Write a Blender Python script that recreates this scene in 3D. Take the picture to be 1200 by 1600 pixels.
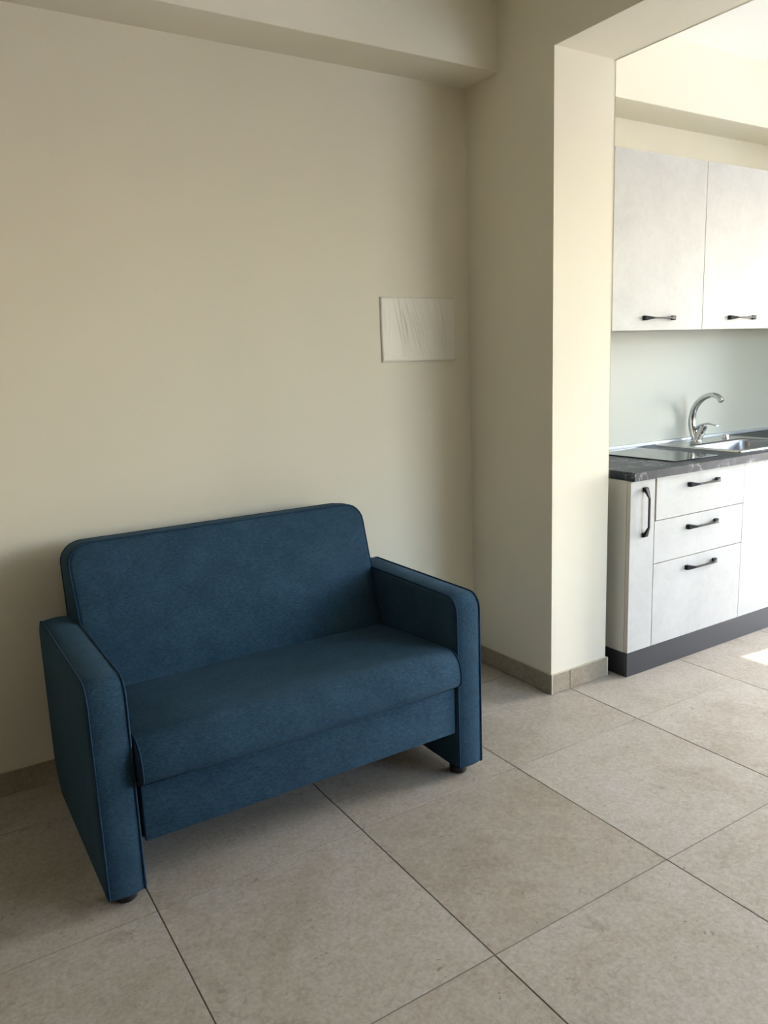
import bpy, bmesh, math, random
from mathutils import Vector, Matrix, Quaternion

for o in list(bpy.data.objects):
    bpy.data.objects.remove(o)
random.seed(7)
S = bpy.context.scene
COL = S.collection
R = math.radians

# ------------------------------------------------------------------ camera
cam_data = bpy.data.cameras.new('camera')
cam = bpy.data.objects.new('camera', cam_data)
COL.objects.link(cam)
cam.location = (-0.40412, -1.80749, 1.34356)
cam.rotation_euler = (R(79.04187), R(2.15755), R(-32.31718))
cam_data.sensor_fit = 'VERTICAL'
cam_data.sensor_height = 36.0
cam_data.lens = 1216.067 / 1600 * 36
cam_data.clip_start = 0.05
S.camera = cam

# ------------------------------------------------------------------ view + light
S.view_settings.view_transform = 'Standard'
S.view_settings.look = 'None'
S.view_settings.gamma = 1.0
S.view_settings.use_curve_mapping = False
S.view_settings.exposure = 0.12

world = bpy.data.worlds.new('world')
S.world = world
world.use_nodes = True
nt = world.node_tree
nt.nodes.clear()
sky = nt.nodes.new('ShaderNodeTexSky')
sky.sky_type = 'NISHITA'
sky.sun_disc = False
sky.sun_elevation = R(33)
sky.sun_rotation = R(96)
sky.air_density = 1.0
sky.dust_density = 1.5
bg = nt.nodes.new('ShaderNodeBackground')
bg.inputs['Strength'].default_value = 2.35
wo = nt.nodes.new('ShaderNodeOutputWorld')
nt.links.new(sky.outputs[0], bg.inputs[0])
nt.links.new(bg.outputs[0], wo.inputs[0])

FRONT_Y, RIGHT_X, WALL_T = -3.2, 5.2, 0.25
DOOR_Y0, DOOR_Y1, HEAD = -1.45, -0.11, 2.25      # balcony door in the right wall
WIN_X0, WIN_X1, SILL = 2.70, 4.85, 0.70          # unseen window added in the front wall for more front light
# the sun comes in over the balcony and draws the bright patch on the kitchen floor
SUN_DIR = Vector((-0.994, 0.109, 0)).normalized()
elev = math.atan2(HEAD - 0.05, RIGHT_X + 0.20 - 2.62)
sun_d = bpy.data.lights.new('sun', 'SUN')
sun_d.energy = 6.6
sun_d.angle = R(0.3)
sun_d.color = (1.0, 0.97, 0.93)
sun = bpy.data.objects.new('sun', sun_d)
COL.objects.link(sun)
sun.rotation_euler = (SUN_DIR * math.cos(elev) + Vector((0, 0, -math.sin(elev)))).to_track_quat('-Z', 'Y').to_euler()
sun.location = (9, -2, 5)
sky.sun_elevation = elev
# portals so that Cycles samples the sky through the balcony door and the added window
for nm, w, h, loc, rot in (
        ('door_portal', HEAD, DOOR_Y1 - DOOR_Y0, (RIGHT_X + WALL_T + 0.01, (DOOR_Y0 + DOOR_Y1) / 2, HEAD / 2), (0, R(90), 0)),
        ('window_portal', WIN_X1 - WIN_X0, HEAD - SILL, ((WIN_X0 + WIN_X1) / 2, FRONT_Y - WALL_T - 0.01, (HEAD + SILL) / 2), (R(90), 0, 0))):
    pd = bpy.data.lights.new(nm, 'AREA')
    pd.shape = 'RECTANGLE'
    pd.size, pd.size_y = w, h
    pd.cycles.is_portal = True
    po = bpy.data.objects.new(nm, pd)
    COL.objects.link(po)
    po.location = loc
    po.rotation_euler = rot
S.cycles.max_bounces = 14
S.cycles.diffuse_bounces = 10
S.cycles.use_denoising = True

# ------------------------------------------------------------------ materials
def lin(r, g, b):
    f = lambda c: (c / 255 / 12.92) if c / 255 <= 0.04045 else ((c / 255 + 0.055) / 1.055) ** 2.4
    return (f(r), f(g), f(b), 1.0)

class Mat:
    def __init__(self, name, color=(200, 200, 200), rough=0.5, metal=0.0, spec=0.5):
        self.m = bpy.data.materials.new(name)
        self.m.use_nodes = True
        self.t = self.m.node_tree
        self.b = self.t.nodes['Principled BSDF']
        self.b.inputs['Base Color'].default_value = lin(*color)
        self.b.inputs['Roughness'].default_value = rough
        self.b.inputs['Metallic'].default_value = metal
        self.b.inputs['Specular IOR Level'].default_value = spec
    def n(self, kind, **kw):
        x = self.t.nodes.new(kind)
        for k, v in kw.items():
            if k in x.inputs.keys():
                x.inputs[k].default_value = v
            else:
                setattr(x, k, v)
        return x
    def l(self, a, b):
        self.t.links.new(a, b)
    def coords(self, scale=(1, 1, 1), rand=False):
        tc = self.n('ShaderNodeTexCoord')
        mp = self.n('ShaderNodeMapping')
        mp.inputs['Scale'].default_value = scale
        src = tc.outputs['Object']
        if rand:
            oi = self.n('ShaderNodeObjectInfo')
            mul = self.n('ShaderNodeMath', operation='MULTIPLY')
            mul.inputs[1].default_value = 57.0
            self.l(oi.outputs['Random'], mul.inputs[0])
            add = self.n('ShaderNodeVectorMath', operation='ADD')
            self.l(src, add.inputs[0])
            self.l(mul.outputs[0], add.inputs[1])
            src = add.outputs[0]
        self.l(src, mp.inputs['Vector'])
        return mp.outputs[0]
    def noise(self, vec, scale, detail=4, rough=0.5, dist=0.0):
        x = self.n('ShaderNodeTexNoise')
        x.inputs['Scale'].default_value = scale
        x.inputs['Detail'].default_value = detail
        x.inputs['Roughness'].default_value = rough
        x.inputs['Distortion'].default_value = dist
        self.l(vec, x.inputs['Vector'])
        return x.outputs['Fac']
    def ramp(self, fac, stops):
        x = self.n('ShaderNodeValToRGB')
        e = x.color_ramp.elements
        while len(e) < len(stops):
            e.new(0.5)
        for el, (p, c) in zip(e, stops):
            el.position = p
            el.color = c if len(c) == 4 else lin(*c)
        self.l(fac, x.inputs['Fac'])
        return x.outputs['Color']
    def mix(self, fac, a, b, mode='MIX'):
        x = self.n('ShaderNodeMix', data_type='RGBA', blend_type=mode)
        if isinstance(fac, (int, float)):
            x.inputs[0].default_value = fac
        else:
            self.l(fac, x.inputs[0])
        for s, v in ((6, a), (7, b)):
            if isinstance(v, tuple):
                x.inputs[s].default_value = v
            else:
                self.l(v, x.inputs[s])
        return x.outputs[2]
    def bump(self, h, strength=0.2, dist=0.002):
        x = self.n('ShaderNodeBump')
        x.inputs['Strength'].default_value = strength
        x.inputs['Distance'].default_value = dist
        self.l(h, x.inputs['Height'])
        self.l(x.outputs[0], self.b.inputs['Normal'])
    def color(self, c):
        self.l(c, self.b.inputs['Base Color'])

W = (1, 1, 1, 1)
K = (0, 0, 0, 1)

def wall_material(name, c1, c2):
    M = Mat(name, c1, 0.75, spec=0.25)
    v = M.coords()
    M.color(M.ramp(M.noise(v, 1.3, 3), [(0.35, c1), (0.65, c2)]))
    M.bump(M.noise(v, 120, 3), 0.08, 0.001)
    return M.m
M_wall = wall_material('cream_wall_paint', (227, 221, 204), (230, 224, 207))
M_ceil = wall_material('white_ceiling_paint', (248, 248, 242), (250, 250, 245))

def tile_material(name, tone=(255, 255, 255)):
    M = Mat(name, (190, 182, 168), 0.42, spec=0.35)
    v = M.coords(rand=True)
    base = M.ramp(M.noise(v, 3.2, 6, 0.62, 0.5), [(0.30, (166, 159, 148)), (0.5, (181, 176, 167)), (0.72, (186, 183, 177))])
    fine = M.ramp(M.noise(v, 90, 5, 0.7), [(0.32, (204, 199, 190)), (0.62, W)])
    c = M.mix(0.55, base, fine, 'MULTIPLY')
    med = M.ramp(M.noise(v, 30, 5, 0.7, 1.0), [(0.34, (240, 237, 232)), (0.58, W)])
    c = M.mix(1.0, c, med, 'MULTIPLY')
    # pale crystalline flecks
    fl = M.ramp(M.noise(v, 55, 3, 0.6, 1.6), [(0.60, K), (0.68, W)])
    c = M.mix(M.mix(0.75, fl, K), c, lin(190, 187, 180))
    # brown fossil-like stains, in clusters
    cl = M.ramp(M.noise(v, 2.6, 3, 0.55), [(0.47, K), (0.64, W)])
    st = M.ramp(M.noise(v, 17, 6, 0.68, 1.2), [(0.56, K), (0.68, W)])
    c = M.mix(M.mix(0.42, K, M.mix(1.0, cl, st, 'MULTIPLY')), c, lin(112, 97, 80))
    # tiny dark pits
    pit = M.ramp(M.noise(v, 38, 2, 0.5, 2.2), [(0.705, K), (0.735, W)])
    c = M.mix(M.mix(0.5, K, pit), c, lin(92, 80, 66))
    oi = M.n('ShaderNodeObjectInfo')
    tint = M.ramp(oi.outputs['Random'], [(0.0, (244, 242, 239)), (1.0, (255, 255, 255))])
    M.color(M.mix(1.0, M.mix(1.0, c, tint, 'MULTIPLY'), lin(*tone), 'MULTIPLY'))
    rr = M.n('ShaderNodeMapRange')
    rr.inputs['To Min'].default_value = 0.36
    rr.inputs['To Max'].default_value = 0.55
    M.l(M.noise(v, 30, 3), rr.inputs['Value'])
    M.l(rr.outputs[0], M.b.inputs['Roughness'])
    M.bump(M.noise(v, 70, 4, 0.6), 0.12, 0.001)
    return M.m
M_tile = tile_material('beige_stone_tile')
M_skirt = tile_material('beige_stone_skirting', (240, 233, 221))
M_grout = Mat('grey_grout', (112, 105, 96), 0.9, spec=0.1).m
M_caulk = Mat('pale_caulk', (205, 196, 176), 0.7, spec=0.2).m

def fabric_material(name, dark, mid, light):
    M = Mat(name, mid, 0.92, spec=0.12)
    v = M.coords((95, 420, 560))
    v2 = M.coords((1, 1, 1))
    s = M.noise(v, 1.0, 4, 0.65)
    c = M.ramp(s, [(0.30, dark), (0.5, mid), (0.72, light)])
    blot = M.ramp(M.noise(v2, 11, 4, 0.6), [(0.3, (222, 224, 226)), (0.7, W)])
    M.color(M.mix(1.0, c, blot, 'MULTIPLY'))
    M.b.inputs['Sheen Weight'].default_value = 0.08
    M.b.inputs['Sheen Roughness'].default_value = 0.5
    M.b.inputs['Sheen Tint'].default_value = lin(150, 185, 215)
    M.bump(s, 0.35, 0.0015)
    return M.m
M_fabric = fabric_material('blue_chenille', (34, 55, 72), (45, 72, 92), (62, 91, 111))
M_piping = fabric_material('blue_piping', (26, 46, 68), (34, 59, 83), (46, 74, 98))
M_black = Mat('black_plastic', (14, 14, 15), 0.45).m
M_under = Mat('dark_lining', (18, 18, 20), 0.9).m

def concrete_white(name):
    M = Mat(name, (228, 229, 229), 0.5, spec=0.4)
    v = M.coords(rand=True)
    a = M.ramp(M.noise(v, 4.5, 6, 0.62, 0.4), [(0.3, (176, 177, 176)), (0.5, (183, 184, 183)), (0.7, (188, 189, 188))])
    b = M.ramp(M.noise(v, 28, 5, 0.6, 0.8), [(0.35, (246, 246, 246)), (0.6, W)])
    M.color(M.mix(0.7, a, b, 'MULTIPLY'))
    M.bump(M.noise(v, 45, 4), 0.08, 0.001)
    return M.m
M_front = concrete_white('white_concrete_effect')
M_carcass = Mat('white_melamine', (200, 200, 195), 0.5).m
M_edge = Mat('door_edge_band', (196, 188, 176), 0.5).m
M_plinth = Mat('anthracite_plinth', (50, 52, 59), 0.34).m

def worktop_material():
    M = Mat('charcoal_marble', (62, 62, 66), 0.45, spec=0.3)
    v = M.coords()
    base = M.ramp(M.noise(v, 9, 6, 0.65, 0.6), [(0.3, (29, 33, 41)), (0.55, (44, 49, 58)), (0.75, (62, 69, 81))])
    n1 = M.noise(v, 13, 5, 0.62, 1.4)
    vein = M.ramp(n1, [(0.465, K), (0.495, W), (0.505, W), (0.535, K)])
    gate = M.ramp(M.noise(v, 7.0, 3), [(0.47, K), (0.58, W)])
    f = M.mix(1.0, vein, gate, 'MULTIPLY')
    M.color(M.mix(M.mix(0.55, K, f), base, lin(182, 184, 190)))
    M.bump(M.noise(v, 60, 4), 0.1, 0.001)
    return M.m
M_top = worktop_material()
M_hob = Mat('black_ceramic_glass', (10, 10, 11), 0.06, spec=0.6).m

def brushed(name, col, rough):
    M = Mat(name, col, rough, metal=1.0)
    v = M.coords((3, 160, 160))
    rr = M.n('ShaderNodeMapRange')
    rr.inputs['To Min'].default_value = rough - 0.06
    rr.inputs['To Max'].default_value = rough + 0.08
    M.l(M.noise(v, 3, 2), rr.inputs['Value'])
    M.l(rr.outputs[0], M.b.inputs['Roughness'])
    return M.m
M_steel = brushed('brushed_steel', (198, 198, 196), 0.24)
M_bowl_shaded = brushed('shaded_bowl_steel', (150, 152, 158), 0.30)  # darker copy of the rim steel, shade of the recess in its colour
M_alu = Mat('satin_aluminium', (196, 204, 212), 0.35, metal=0.35).m
M_chrome = Mat('chrome', (205, 206, 208), 0.06, metal=1.0).m
M_handle = Mat('black_handle_metal', (24, 24, 27), 0.5, spec=0.35).m
M_splash = Mat('white_splash_laminate', (190, 193, 186), 0.5, spec=0.4).m
M_plate = M_wall
M_cover = Mat('white_plastic_cover', (214, 208, 194), 0.45).m
def film_material():
    M = Mat('wrinkled_clear_film', (232, 228, 217), 0.40, spec=0.4)
    v = M.coords((1, 1, 0.25))
    M.bump(M.noise(v, 60, 3, 0.5, 0.8), 0.15, 0.002)
    return M.m
M_film = film_material()
M_bounce_terrace = Mat('pale_bounce_paving', (236, 234, 228), 0.8).m  # unseen ground, made pale to bounce sunlight into the rooms
M_doorframe = Mat('white_door_frame', (232, 232, 230), 0.4).m

# ------------------------------------------------------------------ helpers
def add_box(bm, x0, x1, y0, y1, z0, z1, bev=0.0, seg=2):
    v = [bm.verts.new(p) for p in ((x0, y0, z0), (x1, y0, z0), (x1, y1, z0), (x0, y1, z0), (x0, y0, z1), (x1, y0, z1), (x1, y1, z1), (x0, y1, z1))]
    fs = [bm.faces.new([v[i] for i in q]) for q in ((0, 3, 2, 1), (4, 5, 6, 7), (0, 1, 5, 4), (1, 2, 6, 5), (2, 3, 7, 6), (3, 0, 4, 7))]
    if bev > 0:
        es = set(e for f in fs for e in f.edges)
        bmesh.ops.bevel(bm, geom=list(es), offset=bev, segments=seg, profile=0.5, affect='EDGES')

def add_loft(bm, rings, cap0=True, cap1=True):
    rv = [[bm.verts.new(p) for p in r] for r in rings]
    n = len(rv[0])
    for a, b in zip(rv[:-1], rv[1:]):
        for i in range(n):
            j = (i + 1) % n
            bm.faces.new((a[i], a[j], b[j], b[i]))
    if cap0:
        bm.faces.new(list(reversed(rv[0])))
    if cap1:
        bm.faces.new(rv[-1])
    return rv

def add_tube(bm, pts, rad, n=16, closed=False, flat=1.0):
    """tapered tube along a polyline; rad is a number or a list; flat squashes it along the frame's second axis"""
    P = [Vector(p) for p in pts]
    m = len(P)
    rs = rad if isinstance(rad, (list, tuple)) else [rad] * m
    rings = []
    up = None
    for i in range(m):
        if closed:
            t = P[(i + 1) % m] - P[i - 1]
        else:
            t = P[min(i + 1, m - 1)] - P[max(i - 1, 0)]
        t.normalize()
        if up is None:
            up = Vector((1, 0, 0)) if abs(t.x) < 0.9 else Vector((0, 0, 1))
        a = (up - t * up.dot(t)).normalized()
        up = a
        b = t.cross(a)
        rings.append([P[i] + (a * math.cos(k * 2 * math.pi / n) + b * flat * math.sin(k * 2 * math.pi / n)) * rs[i] for k in range(n)])
    if closed:
        rv = [[bm.verts.new(p) for p in r] for r in rings]
        for i in range(m):
            a, b = rv[i], rv[(i + 1) % m]
            for k in range(n):
                j = (k + 1) % n
                bm.faces.new((a[k], a[j], b[j], b[k]))
    else:
        add_loft(bm, rings)

def add_lathe(bm, prof, c=(0, 0), n=32):
    rings = [[(c[0] + r * math.cos(2 * math.pi * k / n), c[1] + r * math.sin(2 * math.pi * k / n), z) for k in range(n)] for r, z in prof]
    add_loft(bm, rings)

def root_loc(o):
    p = Vector((0, 0, 0))
    while o is not None:
        p += o.location
        o = o.parent
    return p

def obj(name, bm, mat, parent=None, smooth=False, angle=40, origin=None):
    """bm is in world coordinates; origin = world point used as the object's origin (default: parent's)"""
    base = root_loc(parent)
    org = Vector(origin) if origin is not None else base
    bmesh.ops.translate(bm, verts=bm.verts, vec=-org)
    bmesh.ops.recalc_face_normals(bm, faces=bm.faces)
    me = bpy.data.meshes.new(name)
    bm.to_mesh(me)
    bm.free()
    mats = mat if isinstance(mat, list) else [mat]
    for m in mats:
        me.materials.append(m)
    if smooth:
        me.polygons.foreach_set('use_smooth', [True] * len(me.polygons))
        me.set_sharp_from_angle(angle=R(angle))
    o = bpy.data.objects.new(name, me)
    COL.objects.link(o)
    if parent:
        o.parent = parent
    o.location = org - base
    return o

def struct(o):
    o['kind'] = 'structure'
    return o

def thing(name, label, cat, loc=(0, 0, 0), group=None):
    o = bpy.data.objects.new(name, None)
    o.empty_display_size = 0.1
    COL.objects.link(o)
    o.location = loc
    return tag(o, label, cat, group)

def tag(o, label, cat, group=None):
    o['label'] = label
    o['category'] = cat
    if group:
        o['group'] = group
    return o

def box_obj(name, b, mat, parent=None, bev=0.0, seg=2, smooth=False, origin=None):
    bm = bmesh.new()
    add_box(bm, *b, bev=bev, seg=seg)
    return obj(name, bm, mat, parent, smooth=smooth or bev > 0, angle=18, origin=origin)

# ------------------------------------------------------------------ room shell
BACK_Y = 0.842                 # plaster of the back wall
PX0, PX1, PY = 1.702, 2.012, 0.349   # partition stub: two faces and its end
BEAM_Y, BEAM_Z = 0.640, 2.397
CEIL = 2.685
LEFT_X, LIVING_Y = -6.6, -6.5   # unseen living room, drawn deep to cut bounced light
KX3 = 4.06                     # chase that closes the kitchen run on the right

def wall(name, *boxes, mat=None):
    bm = bmesh.new()
    for b in boxes:
        add_box(bm, *b)
    return struct(obj(name, bm, mat or M_wall))

wall('wall_back', (LEFT_X - 0.2, RIGHT_X + 0.2, BACK_Y, BACK_Y + 0.2, -0.1, CEIL + 0.2))
wall('wall_left', (LEFT_X - 0.2, LEFT_X, LIVING_Y, BACK_Y, -0.1, CEIL + 0.2))
wall('wall_right',
     (RIGHT_X, RIGHT_X + WALL_T, FRONT_Y - WALL_T, DOOR_Y0, -0.1, CEIL + 0.2),
     (RIGHT_X, RIGHT_X + WALL_T, DOOR_Y1, BACK_Y, -0.1, CEIL + 0.2),
     (RIGHT_X, RIGHT_X + WALL_T, DOOR_Y0, DOOR_Y1, HEAD, CEIL + 0.2),
     (KX3, RIGHT_X, 0.22, BACK_Y, -0.1, CEIL))
wall('wall_front',
     (LEFT_X - 0.2, PX1, LIVING_Y - 0.2, LIVING_Y, -0.1, CEIL + 0.2),
     (PX0, PX1, LIVING_Y, FRONT_Y, -0.1, CEIL + 0.2),
     (PX1, WIN_X0, FRONT_Y - WALL_T, FRONT_Y, -0.1, CEIL + 0.2),
     (WIN_X1, RIGHT_X, FRONT_Y - WALL_T, FRONT_Y, -0.1, CEIL + 0.2),
     (WIN_X0, WIN_X1, FRONT_Y - WALL_T, FRONT_Y, HEAD, CEIL + 0.2),
     (WIN_X0, WIN_X1, FRONT_Y - WALL_T, FRONT_Y, -0.1, SILL))
# partition stub and the header over the opening in one piece
bm = bmesh.new()
prof = [(BACK_Y, -0.002), (PY, -0.002), (PY, 2.395), (FRONT_Y, 2.395), (FRONT_Y, CEIL), (BACK_Y, CEIL)]
a = [bm.verts.new((PX0, y, z)) for y, z in prof]
b = [bm.verts.new((PX1, y, z)) for y, z in prof]
bm.faces.new(a)
bm.faces.new(list(reversed(b)))
for i in range(6):
    j = (i + 1) % 6
    bm.faces.new((a[i], b[i], b[j], a[j]))
e = [ed for ed in bm.edges if len([v for v in ed.verts if abs(v.co.y - PY) < 1e-4]) == 2 or
     (all(abs(v.co.z - 2.395) < 1e-4 for v in ed.verts) and abs(ed.verts[0].co.x - ed.verts[1].co.x) < 1e-4)]
bmesh.ops.bevel(bm, geom=e, offset=0.003, segments=2, profile=0.5, affect='EDGES')
struct(obj('wall_partition', bm, M_wall, smooth=True, angle=18))
# ceiling beams along the back wall, one in each room
for n, (x0, x1) in enumerate(((LEFT_X, PX0), (PX1, KX3))):
    bm = bmesh.new()
    add_box(bm, x0, x1, BEAM_Y, BACK_Y, BEAM_Z, CEIL)
    ed = [q for q in bm.edges if all(abs(v.co.y - BEAM_Y) < 1e-4 and abs(v.co.z - BEAM_Z) < 1e-4 for v in q.verts)]
    bmesh.ops.bevel(bm, geom=ed, offset=0.003, segments=2, profile=0.5, affect='EDGES')
    struct(obj('trim_%d' % (n + 1), bm, M_wall, smooth=True, angle=18))
wall('ceiling', (LEFT_X, RIGHT_X, FRONT_Y, BACK_Y, CEIL, CEIL + 0.2),
     (LEFT_X, PX0, LIVING_Y, FRONT_Y, CEIL, CEIL + 0.2), mat=M_ceil)

# floor: grout bed with one object per tile
T, GAP, TH = 0.6, 0.0026, 0.012
bm = bmesh.new()
add_box(bm, LEFT_X, RIGHT_X + WALL_T, FRONT_Y, BACK_Y, -0.1, -0.0018)
add_box(bm, LEFT_X, PX0, LIVING_Y, FRONT_Y, -0.1, -0.0018)
floor = struct(obj('floor', bm, M_grout))
def tile_mesh(w, d):
    bm = bmesh.new()
    add_box(bm, -w / 2, w / 2, -d / 2, d / 2, -TH, 0)
    top = [q for q in bm.edges if all(v.co.z > -1e-5 for v in q.verts)]
    bmesh.ops.bevel(bm, geom=top, offset=0.0008, segments=1, affect='EDGES')
    bmesh.ops.recalc_face_normals(bm, faces=bm.faces)
    me = bpy.data.meshes.new('tile')
    bm.to_mesh(me)
    bm.free()
    me.materials.append(M_tile)
    return me
tile_cache = {}
for i in range(-11, 10):
    for j in range(-11, 2):
        limit_x, limit_y = (RIGHT_X + WALL_T, FRONT_Y) if j >= -6 else (PX0, LIVING_Y)
        if j == -6 and i < 3:
            limit_y = LIVING_Y
        x0, x1 = max(i * T + GAP / 2, LEFT_X), min((i + 1) * T - GAP / 2, limit_x)
        y0, y1 = max(j * T + GAP / 2, limit_y), min((j + 1) * T - GAP / 2, BACK_Y)
        if x1 - x0 < 0.02 or y1 - y0 < 0.02:
            continue
        key = (round(x1 - x0, 3), round(y1 - y0, 3))
        if key not in tile_cache:
            tile_cache[key] = tile_mesh(*key)
        t = bpy.data.objects.new('tile', tile_cache[key])
        COL.objects.link(t)
        t.parent = floor
        t.location = ((x0 + x1) / 2, (y0 + y1) / 2, random.uniform(-0.0002, 0.0002))

# baseboards: a caulked bed with separate stone pieces
BH, BT = 0.080, 0.009
def baseboard(name, runs):
    """runs: (axis, fixed face coordinate, outward sign, [breaks])"""
    bm = bmesh.new()
    for ax, f, s, br in runs:
        lo, hi = sorted((f, f + s * (BT - 0.003)))
        if ax == 'x':
            add_box(bm, br[0], br[-1], lo, hi, 0.0005, BH + 0.0025)
        else:
            add_box(bm, lo, hi, br[0], br[-1], 0.0005, BH + 0.0025)
    root = struct(obj(name, bm, M_caulk))
    for ax, f, s, br in runs:
        lo, hi = sorted((f, f + s * BT))
        for p, q in zip(br[:-1], br[1:]):
            b = (p + 0.001, q - 0.001, lo, hi, 0.001, BH) if ax == 'x' else (lo, hi, p + 0.001, q - 0.001, 0.001, BH)
            c = ((b[0] + b[1]) / 2, (b[2] + b[3]) / 2, 0)
            box_obj('stone_piece', b, M_skirt, root, bev=0.0012, seg=1, origin=c)
    return root
baseboard('baseboard_back', [('x', BACK_Y, -1, [LEFT_X, -6.18, -5.58, -4.98, -4.38, -3.78, -3.18, -2.58, -1.98, -1.38, -0.78, -0.18, 0.42, 1.02, 1.62, PX0 - BT])])
baseboard('baseboard_partition', [('y', PX0, -1, [PY - BT, 0.618, BACK_Y]),
                                  ('x', PY, -1, [PX0, 1.797, PX1]),
                                  ('y', PX1, 1, [PY - BT, BACK_Y])])

# balcony door frame (outside the picture) and an added terrace that bounces sunlight in
bm = bmesh.new()
fx0, fx1 = RIGHT_X + 0.12, RIGHT_X + 0.20
add_box(bm, fx0, fx1, DOOR_Y0, DOOR_Y0 + 0.05, 0, HEAD)
add_box(bm, fx0, fx1, DOOR_Y1 - 0.05, DOOR_Y1, 0, HEAD)
add_box(bm, fx0, fx1, DOOR_Y0 + 0.05, DOOR_Y1 - 0.05, HEAD - 0.05, HEAD)
struct(obj('door_1', bm, M_doorframe))
bm = bmesh.new()  # frame of the added window that brightens the back wall
fy0, fy1 = FRONT_Y - 0.20, FRONT_Y - 0.12
add_box(bm, WIN_X0, WIN_X0 + 0.05, fy0, fy1, SILL, HEAD)
add_box(bm, WIN_X1 - 0.05, WIN_X1, fy0, fy1, SILL, HEAD)
add_box(bm, WIN_X0 + 0.05, WIN_X1 - 0.05, fy0, fy1, HEAD - 0.05, HEAD)
add_box(bm, WIN_X0 + 0.05, WIN_X1 - 0.05, fy0, fy1, SILL, SILL + 0.05)
struct(obj('added_window_1', bm, M_doorframe))
wall('floor_bounce_terrace', (RIGHT_X + WALL_T, RIGHT_X + WALL_T + 12, -14, 7, -0.3, -0.05),
     (PX1, RIGHT_X + WALL_T, -14, FRONT_Y - WALL_T, -0.3, -0.05), mat=M_bounce_terrace)

# ------------------------------------------------------------------ sofa
SX, SY = 0.5, 0.40
sofa = thing('sofa', 'blue fabric two-seat sofa with block armrests against the cream wall', 'sofa', (SX, SY, 0))

def round_poly(pts, n=6):
    """pts: (u, v, radius) counter-clockwise; returns the rounded outline"""
    out = []
    m = len(pts)
    for i in range(m):
        p = Vector(pts[i][:2]); r = pts[i][2]
        a = (Vector(pts[i - 1][:2]) - p); b = (Vector(pts[(i + 1) % m][:2]) - p)
        if r <= 0:
            out.append(p); continue
        a.normalize(); b.normalize()
        half = a.angle(b) / 2
        d = r / math.tan(half)
        c = p + (a + b).normalized() * (r / math.sin(half))
        s = p + a * d - c; e2 = p + b * d - c
        a0 = math.atan2(s.y, s.x); a1 = math.atan2(e2.y, e2.x)
        da = (a1 - a0 + math.pi) % (2 * math.pi) - math.pi
        for k in range(n + 1):
            t = a0 + da * k / n
            out.append(c + Vector((math.cos(t), math.sin(t))) * r)
    return out

def resample(loop, step):
    out = []
    m = len(loop)
    for i in range(m):
        a, b = loop[i], loop[(i + 1) % m]
        k = max(1, int((b - a).length / step))
        for q in range(k):
            out.append(a.lerp(b, q / k))
    return out

def offset_loop(loop, d):
    """inset by d"""
    m = len(loop)
    out = []
    for i in range(m):
        t = (loop[(i + 1) % m] - loop[i - 1]).normalized()
        nrm = Vector((-t.y, t.x))      # inward for ccw
        out.append(loop[i] + nrm * d)
    return out

def upholstered(loop, to3d, depth, bulge0=0.01, bulge1=0.01, soft=0.010, rim_bulge=0.004):
    """soft block: outline `loop` swept over depth (0..depth), seams near both ends, pillowed caps.
    to3d(u, v, w) places it. Returns (bmesh, seam0 points, seam1 points)"""
    loop = resample(loop, 0.03)
    cen = sum((p for p in loop), Vector((0, 0))) / len(loop)
    bm = bmesh.new()
    rings = []
    def cap(w0, sgn, b):
        rr = []
        base = offset_loop(loop, soft)
        for s in (0.12, 0.35, 0.6, 0.8, 0.93, 1.0):
            w = w0 + sgn * b * (1 - s ** 2.4)
            rr.append([to3d(*(cen + (p - cen) * s), w) for p in base])
        return rr
    rings += cap(0, -1, bulge0)
    prof = [(soft * 0.3, soft * 0.3), (soft, 0.0)]
    for w, ins in prof:
        rings.append([to3d(*p, w) for p in offset_loop(loop, ins)])
    for f in (0.2, 0.4, 0.6, 0.8):
        w = soft + (depth - 2 * soft) * f
        rings.append([to3d(*p, w) for p in offset_loop(loop, -rim_bulge * (1 - (2 * f - 1) ** 2))])
    for w, ins in reversed(prof):
        rings.append([to3d(*p, depth - w) for p in offset_loop(loop, ins)])
    rings += list(reversed(cap(depth, 1, bulge1)))
    add_loft(bm, rings)
    s0 = [to3d(*p, soft * 0.45) for p in offset_loop(loop, soft * 0.05)]
    s1 = [to3d(*p, depth - soft * 0.45) for p in offset_loop(loop, soft * 0.05)]
    return bm, s0, s1

def piping(parent, pts, r=0.0028):
    bm = bmesh.new()
    add_tube(bm, pts, r, n=8, closed=True)
    return obj('piping', bm, M_piping, parent, smooth=True, angle=80)

AZ0, AZ1 = 0.030, 0.608
ARM = [(0.056, AZ0, 0.008), (0.665, AZ0, 0.03), (0.745, 0.115, 0.08), (0.722, AZ1, 0.06), (0.056, AZ1, 0.050)]
def armrest(x0, x1):
    loop = round_poly(ARM)
    # ccw in (Y, Z) seen from +X
    bm, s0, s1 = upholstered(loop, lambda u, v, w: Vector((x0 + w, u, v)), x1 - x0, 0.006, 0.006, 0.013, 0.004)
    o = obj('armrest', bm, M_fabric, sofa, smooth=True, angle=60)
    piping(o, s0)
    piping(o, s1)
    return o
armrest(-0.106, -0.004)
armrest(1.004, 1.106)

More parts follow.
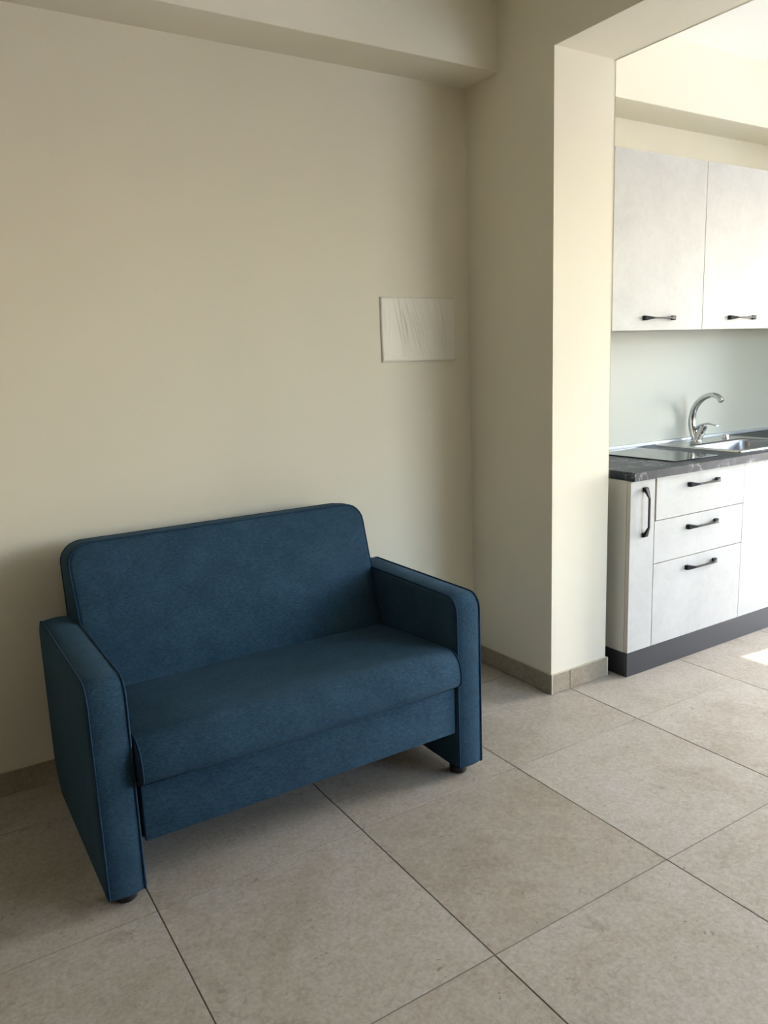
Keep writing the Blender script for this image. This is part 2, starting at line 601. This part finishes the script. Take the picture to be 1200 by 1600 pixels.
# backrest: tilted front face, near-vertical rear
BX0, BX1 = -0.003, 1.003
def build_back():
    # work in metres for the outline, convert v afterwards
    k = 0.476
    loop = round_poly([(BX0, 0.0, 0.02), (BX1, 0.0, 0.02), (BX1 + 0.010, k, 0.060), (BX0 - 0.014, k, 0.065)])
    loop = list(loop)
    def to3d(u, v, w):
        vv = v / k
        yf = 0.472 + 0.163 * vv
        yr = 0.795 - 0.050 * vv
        return Vector((u, yf + (yr - yf) * (w / 0.2), 0.360 + v - 0.010 * vv * (w / 0.2)))
    # the (X, Z) outline is ccw seen from -Y; depth runs towards +Y
    bm, s0, s1 = upholstered(loop, to3d, 0.2, 0.016, 0.004, 0.012, 0.004)
    o = obj('backrest', bm, M_fabric, sofa, smooth=True, angle=60)
    piping(o, s0)
    piping(o, s1)
build_back()

# seat cushion: profile in (Y, Z), swept along X
def build_seat():
    loop = round_poly([(0.018, 0.326, 0.030), (0.56, 0.318, 0.02), (0.56, 0.408, 0.02), (0.30, 0.430, 0.3), (0.022, 0.446, 0.066)], n=8)
    x0, x1 = -0.001, 1.001
    bm, s0, s1 = upholstered(loop, lambda u, v, w: Vector((x0 + w, u, v)), x1 - x0, 0.002, 0.002, 0.012, 0.006)
    o = obj('seat_cushion', bm, M_fabric, sofa, smooth=True, angle=60)
    piping(o, s0, 0.0025)
    piping(o, s1, 0.0025)
build_seat()
box_obj('front_panel', (0.003, 0.999, 0.061, 0.0745, 0.157, 0.311), M_fabric, sofa, bev=0.005, seg=3)
box_obj('base_frame', (0.0, 1.0, 0.0755, 0.70, 0.165, 0.322), M_under, sofa)
for fx in (-0.052, 1.035):
    for fy in (0.100, 0.640):
        bm = bmesh.new()
        add_lathe(bm, [(0.0260, 0.0005), (0.0285, 0.003), (0.0285, 0.022), (0.024, 0.027), (0.022, 0.036)], (fx, fy), 28)
        obj('foot', bm, M_black, sofa, smooth=True)

# ------------------------------------------------------------------ wrapped panel and cover plates on the back wall
pan = thing('electrical_panel', 'white electrical panel cover wrapped in wrinkled clear film on the cream wall', 'panel', (1.43, BACK_Y, 1.464))
PA = (1.2615, 1.6225, 1.338, 1.590)
PF = 0.8335                     # film front
box_obj('cover', (PA[0] + 0.002, PA[1] - 0.002, PF + 0.0015, BACK_Y - 0.0005, PA[2] + 0.002, PA[3] - 0.002), M_cover, pan, bev=0.002)
def film():
    bm = bmesh.new()
    nx, nz = 220, 60
    rnd = random.Random(3)
    folds = []
    for k in range(15):
        u = 0.24 + 0.58 * k / 14 + rnd.uniform(-0.012, 0.012)
        folds.append((u, -0.10 - 0.16 * math.sin(math.pi * k / 14) + rnd.uniform(-0.03, 0.03), rnd.uniform(0.009, 0.014), rnd.uniform(0.40, 0.62),
                      rnd.uniform(0.34, 0.60), rnd.uniform(0.0022, 0.0040), rnd.uniform(0, 6)))
    for k in range(8):
        folds.append((rnd.uniform(0.05, 0.95), rnd.uniform(-0.1, 0.05), rnd.uniform(0.010, 0.02), rnd.uniform(0.3, 0.7), rnd.uniform(0.2, 0.4), rnd.uniform(0.0006, 0.0013), rnd.uniform(0, 6)))
    diag = [(0.02, 0.10, 0.30, 0.03), (0.01, 0.16, 0.22, 0.05), (0.02, 0.05, 0.34, 0.02)]
    grid = []
    for j in range(nz + 1):
        row = []
        v = j / nz
        for i in range(nx + 1):
            u = i / nx
            h = 0.0
            for fu, sl, wd, vc, vl, am, ph in folds:
                du = u - (fu + sl * (v - 0.5) + 0.012 * math.sin(5 * v + ph))
                env = max(0.0, 1 - ((v - vc) / vl) ** 2)
                h += am * env * math.exp(-(du / wd) ** 2)
            for u0, v0, u1, v1 in diag:
                dx, dz = u1 - u0, v1 - v0
                tt = max(0, min(1, ((u - u0) * dx + (v - v0) * dz) / (dx * dx + dz * dz)))
                dd = math.hypot(u - u0 - tt * dx, v - v0 - tt * dz)
                h += 0.0018 * math.exp(-(dd / 0.014) ** 2)
            edge = min(u, 1 - u) * 0.36
            edge = min(edge, min(v, 1 - v) * 0.252)
            rd = 0.004 * max(0, 1 - edge / 0.006) ** 2
            row.append(bm.verts.new((PA[0] + u * (PA[1] - PA[0]), PF - min(h, 0.0055) + rd, PA[2] + v * (PA[3] - PA[2]))))
        grid.append(row)
    for j in range(nz):
        for i in range(nx):
            bm.faces.new((grid[j][i], grid[j][i + 1], grid[j + 1][i + 1], grid[j + 1][i]))
    # wrapped sides reaching the wall
    border = [grid[0][i] for i in range(nx + 1)] + [grid[j][nx] for j in range(1, nz + 1)] + [grid[nz][i] for i in range(nx - 1, -1, -1)] + [grid[j][0] for j in range(nz - 1, 0, -1)]
    back = [bm.verts.new((q.co.x, BACK_Y - 0.001, q.co.z)) for q in border]
    m = len(border)
    for i in range(m):
        j = (i + 1) % m
        bm.faces.new((border[i], back[i], back[j], border[j]))
    obj('protective_film', bm, M_film, pan, smooth=True, angle=60)
film()

def plate(x0, x1, z0, z1, label):
    root = thing('cover_plate', label, 'cover plate', ((x0 + x1) / 2, BACK_Y, (z0 + z1) / 2))
    box_obj('plate', (x0, x1, BACK_Y - 0.0022, BACK_Y - 0.0002, z0, z1), M_plate, root, bev=0.0008)
    for xx in (x0 + 0.009, x1 - 0.009):
        bm = bmesh.new()
        for r, y in ((0.0045, BACK_Y - 0.0021), (0.0045, BACK_Y - 0.0034), (0.003, BACK_Y - 0.0042)):
            pass
        add_loft(bm, [[(xx + r * math.cos(2 * math.pi * k / 14), y, z1 - 0.012 + r * math.sin(2 * math.pi * k / 14)) for k in range(14)]
                      for r, y in ((0.0045, BACK_Y - 0.0021), (0.0045, BACK_Y - 0.0030), (0.003, BACK_Y - 0.0036))])
        obj('screw_cap', bm, M_plate, root, smooth=True)
plate(1.370, 1.566, 0.370, 0.468, 'flat cream blank cover plate low on the wall behind the right armrest')
plate(-0.340, -0.150, 0.700, 0.797, 'flat cream blank cover plate on the wall left of the sofa backrest')

# ------------------------------------------------------------------ kitchen
KX0 = 2.060
X1, X2, X3 = 2.2085, 2.8155, 3.4155
DY = 0.275                      # door front
DT = 0.019
PLZ, CTZ0, CTZ1 = 0.106, 0.836, 0.871
KBACK = BACK_Y - 0.001

def handle_mesh(L=0.207):
    bm = bmesh.new()
    h = L / 2
    def foot(s):
        xa, xb = s * h, s * (h - 0.018)
        xm = s * (h - 0.044)
        zz, zb = 0.0098, 0.0035
        # pad on the door, then the wedge narrowing into the bar
        pad = [[(xa, y, -zz), (xb, y, -zz), (xb, y, zz), (xa, y, zz)] for y in (0.0, -0.009)]
        w1 = [(xa - s * 0.003, -0.016, -zz), (xb - s * 0.004, -0.012, -zz * 0.9), (xb - s * 0.004, -0.012, zz * 0.9), (xa - s * 0.003, -0.016, zz)]
        w2 = [(xm, -0.031, -zb), (xm, -0.024, -zb), (xm, -0.024, zb), (xm, -0.031, zb)]
        add_loft(bm, pad + [w1, w2])
    foot(1); foot(-1)
    b = h - 0.044
    add_loft(bm, [[(x, -0.031, -0.0035), (x, -0.024, -0.0035), (x, -0.024, 0.0035), (x, -0.031, 0.0035)] for x in (-b, b)])
    bmesh.ops.recalc_face_normals(bm, faces=bm.faces)
    me = bpy.data.meshes.new('handle')
    bm.to_mesh(me)
    bm.free()
    me.materials.append(M_handle)
    return me
HANDLE = handle_mesh()
def handle(parent, p, vertical=False):
    o = bpy.data.objects.new('handle', HANDLE)
    COL.objects.link(o)
    o.parent = parent
    o.location = Vector(p) - root_loc(parent)
    if vertical:
        o.rotation_euler = (0, R(90), 0)
    o['label'] = 'black flared bar handle'
    return o
def front(name, parent, x0, x1, z0, z1, y=DY):
    bm = bmesh.new()
    add_box(bm, x0, x1, y, y + DT, z0, z1, bev=0.0007, seg=1)
    for f in bm.faces:
        f.material_index = 0 if f.normal.y < -0.5 else 1
    bm.normal_update()
    for f in bm.faces:
        f.material_index = 0 if abs(f.normal.y) > 0.5 else 1
    return obj(name, bm, [M_front, M_edge], parent, origin=((x0 + x1) / 2, y, (z0 + z1) / 2))
def carcass(parent, x0, x1, y0, y1, z0, z1):
    """open-fronted box of boards"""
    t = 0.018
    bm = bmesh.new()
    add_box(bm, x0, x0 + t, y0, y1, z0, z1)
    add_box(bm, x1 - t, x1, y0, y1, z0, z1)
    add_box(bm, x0 + t, x1 - t, y0, y1, z0, z0 + t)
    add_box(bm, x0 + t, x1 - t, y0, y1, z1 - t, z1)
    add_box(bm, x0 + t, x1 - t, y1 - 0.008, y1, z0 + t, z1 - t)
    return obj('body', bm, M_carcass, parent)

CY0 = DY + DT + 0.001
CZ0, CZ1 = PLZ + 0.001, CTZ0 - 0.001
u = thing('narrow_cabinet', 'narrow white base cabinet with vertical black handle at the left end of the kitchen', 'cabinet', ((KX0 + X1) / 2, 0.55, PLZ))
carcass(u, KX0, X1 - 0.0005, CY0, KBACK - 0.03, CZ0, CZ1)
d = front('door', u, KX0, X1 - 0.0015, CZ0 + 0.001, CZ1 - 0.004)
handle(d, (2.141, DY, 0.699), True)

u = thing('drawer_cabinet', 'white base cabinet with three black-handled drawers under the hob', 'cabinet', ((X1 + X2) / 2, 0.55, PLZ))
carcass(u, X1 + 0.0005, X2 - 0.0005, CY0, KBACK - 0.03, CZ0, CZ1)
hx = 2.519
d = front('drawer', u, X1 + 0.0090, X2 - 0.0004, 0.6525, CZ1 - 0.002)
handle(d, (hx, DY, 0.782))
d = front('drawer', u, X1 + 0.0015, X2 - 0.0015, 0.469, 0.6495)
handle(d, (hx, DY, 0.598))
d = front('drawer', u, X1 + 0.0015, X2 - 0.0015, CZ0 + 0.001, 0.466)
handle(d, (hx, DY, 0.418))

def sink_body(parent, x0, x1):
    t = 0.018
    bm = bmesh.new()
    add_box(bm, x0, x0 + t, CY0, KBACK - 0.03, CZ0, CZ1)
    add_box(bm, x1 - t, x1, CY0, KBACK - 0.03, CZ0, CZ1)
    add_box(bm, x0 + t, x1 - t, CY0, KBACK - 0.03, CZ0, CZ0 + t)
    return obj('body', bm, M_carcass, parent)
u = thing('sink_cabinet', 'plain white base cabinet door under the steel sink at the right edge', 'cabinet', ((X2 + X3) / 2, 0.55, PLZ))
sink_body(u, X2 + 0.0005, X3 - 0.0005)
front('door', u, X2 + 0.0004, X3 - 0.0015, CZ0 + 0.001, CZ1 - 0.002)
u = thing('base_cabinet', 'white base cabinet beside the right wall past the sink', 'cabinet', ((X3 + KX3) / 2, 0.55, PLZ))
carcass(u, X3 + 0.0005, KX3 - 0.002, CY0, KBACK - 0.03, CZ0, CZ1)
front('door', u, X3 + 0.0015, KX3 - 0.003, CZ0 + 0.001, CZ1 - 0.002)

# plinth with its left return
bm = bmesh.new()
add_box(bm, KX0 + 0.002, KX3 - 0.002, DY + 0.002, DY + 0.018, 0.0005, PLZ, bev=0.0008, seg=1)
add_box(bm, KX0 + 0.002, KX0 + 0.018, DY + 0.0182, KBACK - 0.05, 0.0005, PLZ)
tag(obj('plinth', bm, M_plinth, origin=(3.0, DY, 0)), 'anthracite grey kickboard running under the white base cabinets', 'plinth')

# worktop with sink cut-out
SK = (2.868, 3.452, 0.335, 0.815)       # sink rim
HB = (2.412, 2.700, 0.335, 0.800)       # hob
HO = (SK[0] + 0.02, SK[1] - 0.02, SK[2] + 0.02, SK[3] - 0.02)
WX0, WX1, WY0, WY1 = KX0 - 0.001, KX3 - 0.001, 0.2555, KBACK
def worktop():
    bm = bmesh.new()
    xs = [WX0, HO[0], HO[1], WX1]; ys = [WY0, HO[2], HO[3], WY1]
    def lay(z):
        return [[bm.verts.new((x, y, z)) for x in xs] for y in ys]
    A, B = lay(CTZ0), lay(CTZ1)
    for j in range(3):
        for i in range(3):
            if i == 1 and j == 1:
                continue
            bm.faces.new((B[j][i], B[j][i + 1], B[j + 1][i + 1], B[j + 1][i]))
            bm.faces.new((A[j + 1][i], A[j + 1][i + 1], A[j][i + 1], A[j][i]))
    for i in range(3):
        bm.faces.new((A[0][i], A[0][i + 1], B[0][i + 1], B[0][i]))
        bm.faces.new((A[3][i + 1], A[3][i], B[3][i], B[3][i + 1]))
        bm.faces.new((A[i + 1][0], A[i][0], B[i][0], B[i + 1][0]))
        bm.faces.new((A[i][3], A[i + 1][3], B[i + 1][3], B[i][3]))
    bm.faces.new((A[1][2], A[1][1], B[1][1], B[1][2]))
    bm.faces.new((A[2][1], A[2][2], B[2][2], B[2][1]))
    bm.faces.new((A[1][1], A[2][1], B[2][1], B[1][1]))
    bm.faces.new((A[2][2], A[1][2], B[1][2], B[2][2]))
    e = [q for q in bm.edges if all(abs(v.co.y - WY0) < 1e-5 for v in q.verts) and abs(q.verts[0].co.z - q.verts[1].co.z) < 1e-5]
    bmesh.ops.bevel(bm, geom=e, offset=0.0015, segments=2, affect='EDGES')
    return obj('worktop', bm, M_top, smooth=True, angle=18, origin=(3.0, 0.55, CTZ0))
tag(worktop(), 'charcoal veined worktop over the white base cabinets', 'worktop')

# upstand strip along the wall and splash panel above it
tag(box_obj('upstand', (KX0, KX3 - 0.001, 0.8235, KBACK, CTZ1 + 0.0003, CTZ1 + 0.017), M_alu, bev=0.003, origin=(3.0, 0.83, CTZ1)),
    'slim metallic upstand strip where the worktop meets the wall', 'upstand')
tag(box_obj('splashback', (KX0, KX3 - 0.001, 0.8365, KBACK, CTZ1 + 0.0175, 1.440), M_splash, origin=(3.0, 0.84, 0.9)),
    'plain pale splashback panel behind the tap', 'splashback')

# induction hob
hob = thing('hob', 'black glass hob set into the left end of the charcoal worktop', 'hob', ((HB[0] + HB[1]) / 2, (HB[2] + HB[3]) / 2, CTZ1))
box_obj('glass_top', (HB[0], HB[1], HB[2], HB[3], CTZ1 + 0.0003, CTZ1 + 0.0055), M_hob, hob, bev=0.0012)

# sink
sink = thing('sink', 'stainless steel inset sink in the charcoal worktop', 'sink', ((SK[0] + SK[1]) / 2, (SK[2] + SK[3]) / 2, CTZ1))
BW = (2.930, 3.390, 0.378, 0.665)
def rrect(x0, x1, y0, y1, r, z, n=6):
    return [Vector((p.x, p.y, z)) for p in round_poly([(x0, y0, r), (x1, y0, r), (x1, y1, r), (x0, y1, r)], n)]
def build_sink():
    bm = bmesh.new()
    z = CTZ1 + 0.0003
    rings = [rrect(SK[0], SK[1], SK[2], SK[3], 0.018, z),
             rrect(SK[0] + 0.001, SK[1] - 0.001, SK[2] + 0.001, SK[3] - 0.001, 0.018, z + 0.0045),
             rrect(SK[0] + 0.008, SK[1] - 0.008, SK[2] + 0.008, SK[3] - 0.008, 0.016, z + 0.0058),
             rrect(SK[0] + 0.016, SK[1] - 0.016, SK[2] + 0.016, SK[3] - 0.016, 0.014, z + 0.0030),
             rrect(BW[0] - 0.010, BW[1] + 0.010, BW[2] - 0.010, BW[3] + 0.010, 0.055, z + 0.0028)]
    add_loft(bm, rings, False, False)
    obj('rim', bm, M_steel, sink, smooth=True, angle=60)
    bm = bmesh.new()
    rings = [rrect(BW[0] - 0.010, BW[1] + 0.010, BW[2] - 0.010, BW[3] + 0.010, 0.055, z + 0.0028),
             rrect(BW[0], BW[1], BW[2], BW[3], 0.050, z - 0.002),
             rrect(BW[0] + 0.003, BW[1] - 0.003, BW[2] + 0.003, BW[3] - 0.003, 0.050, z - 0.012),
             rrect(BW[0] + 0.012, BW[1] - 0.012, BW[2] + 0.012, BW[3] - 0.012, 0.050, z - 0.130),
             rrect(BW[0] + 0.030, BW[1] - 0.030, BW[2] + 0.030, BW[3] - 0.030, 0.050, z - 0.152),
             rrect(BW[0] + 0.160, BW[1] - 0.160, BW[2] + 0.110, BW[3] - 0.110, 0.030, z - 0.158)]
    add_loft(bm, rings, False, True)
    obj('bowl', bm, M_bowl_shaded, sink, smooth=True, angle=60)
    bm = bmesh.new()
    cx, cy = (BW[0] + BW[1]) / 2, (BW[2] + BW[3]) / 2
    add_lathe(bm, [(0.040, z - 0.1575), (0.040, z - 0.155), (0.033, z - 0.154), (0.028, z - 0.157), (0.010, z - 0.157)], (cx, cy))
    obj('drain', bm, M_chrome, sink, smooth=True)
    bm = bmesh.new()
    add_lathe(bm, [(0.020, z + 0.0028), (0.020, z + 0.006), (0.016, z + 0.008), (0.0155, z + 0.019), (0.013, z + 0.023), (0.006, z + 0.0245)], (3.330, 0.728))
    obj('waste_knob', bm, M_chrome, sink, smooth=True)
build_sink()

# tap
FX, FY, FZ = 3.135, 0.762, CTZ1 + 0.0032
tap = thing('faucet', 'chrome swan-neck mixer tap standing behind the sink bowl', 'faucet', (FX, FY, FZ))
def bez(pts, n=8):
    """Catmull-Rom through pts"""
    P = [Vector(p) for p in pts]
    P = [P[0] * 2 - P[1]] + P + [P[-1] * 2 - P[-2]]
    out = []
    for i in range(1, len(P) - 2):
        for k in range(n):
            t = k / n
            out.append(0.5 * ((2 * P[i]) + (P[i + 1] - P[i - 1]) * t + (2 * P[i - 1] - 5 * P[i] + 4 * P[i + 1] - P[i + 2]) * t * t + (3 * P[i] - P[i - 1] - 3 * P[i + 1] + P[i + 2]) * t ** 3))
    out.append(P[-2])
    return out
def build_tap():
    bm = bmesh.new()
    add_lathe(bm, [(0.026, FZ), (0.026, FZ + 0.004), (0.022, FZ + 0.009), (0.021, FZ + 0.012)], (FX, FY))
    obj('base_ring', bm, M_chrome, tap, smooth=True)
    # swan neck rising from the rear of the body
    path = bez([(FX, FY + 0.004, FZ + 0.006), (FX, FY + 0.022, FZ + 0.045), (FX, FY + 0.033, FZ + 0.105), (FX, FY + 0.019, FZ + 0.170),
                (FX, FY - 0.022, FZ + 0.217), (FX, FY - 0.072, FZ + 0.238), (FX, FY - 0.112, FZ + 0.232), (FX, FY - 0.133, FZ + 0.212)], 8)
    m = len(path)
    rad = []
    for i in range(m):
        t = i / (m - 1)
        rad.append(0.0215 - 0.0085 * min(1, t / 0.75) + (0.0018 if t > 0.93 else 0))
    bm = bmesh.new()
    add_tube(bm, path, rad, 24)
    obj('spout', bm, M_chrome, tap, smooth=True, angle=50)
    d = (path[-1] - path[-3]).normalized()
    bm = bmesh.new()
    add_tube(bm, [path[-1] - d * 0.002, path[-1] + d * 0.006], [0.0125, 0.0115], 24)
    obj('aerator', bm, M_chrome, tap, smooth=True)
    # cartridge body leaning forward
    bm = bmesh.new()
    pts = [(FX, FY - 0.002, FZ + 0.008), (FX, FY - 0.022, FZ + 0.045), (FX, FY - 0.036, FZ + 0.074), (FX, FY - 0.040, FZ + 0.082)]
    add_tube(bm, bez(pts, 5), [0.0205] * 6 + [0.0190] * 5 + [0.0185] * 4 + [0.015], 24)
    obj('body', bm, M_chrome, tap, smooth=True, angle=50)
    # flat lever sweeping forward
    rings = []
    for t in [k / 12 for k in range(13)]:
        y = FY + 0.000 - 0.118 * t
        zc = FZ + 0.068 + 0.026 * math.sin(min(1, t * 1.7) * math.pi / 2) - 0.010 * max(0, t - 0.55) / 0.45
        w = 0.018 - 0.008 * t
        h = 0.010 * (1 - t) ** 1.5 + 0.0022
        ring = []
        for k in range(16):
            a = 2 * math.pi * k / 16
            ring.append((FX + w * math.cos(a), y, zc + h * math.sin(a)))
        rings.append(ring)
    bm = bmesh.new()
    add_loft(bm, rings)
    obj('lever', bm, M_chrome, tap, smooth=True, angle=60)
build_tap()

# wall cabinets
UY, UZ0, UZ1 = 0.523, 1.433, 2.161
UXS = (2.212, 2.812, 3.412, KX3 - 0.003)
UL = ('white concrete-effect wall cabinet above the hob, next to the partition',
      'white concrete-effect wall cabinet above the sink, at the right edge',
      'white concrete-effect wall cabinet beside the right wall')
for k in range(3):
    x0, x1 = UXS[k], UXS[k + 1]
    u = thing('wall_cabinet', UL[k], 'cabinet', ((x0 + x1) / 2, 0.68, UZ0))
    carcass(u, x0 + 0.0005, x1 - 0.0005, UY + DT + 0.002, KBACK - 0.005, UZ0 + 0.012, UZ1)
    d = front('door', u, x0 + 0.0012, x1 - 0.0012, UZ0, UZ1, UY)
    handle(d, ((x0 + x1) / 2 - 0.006, UY, 1.485))
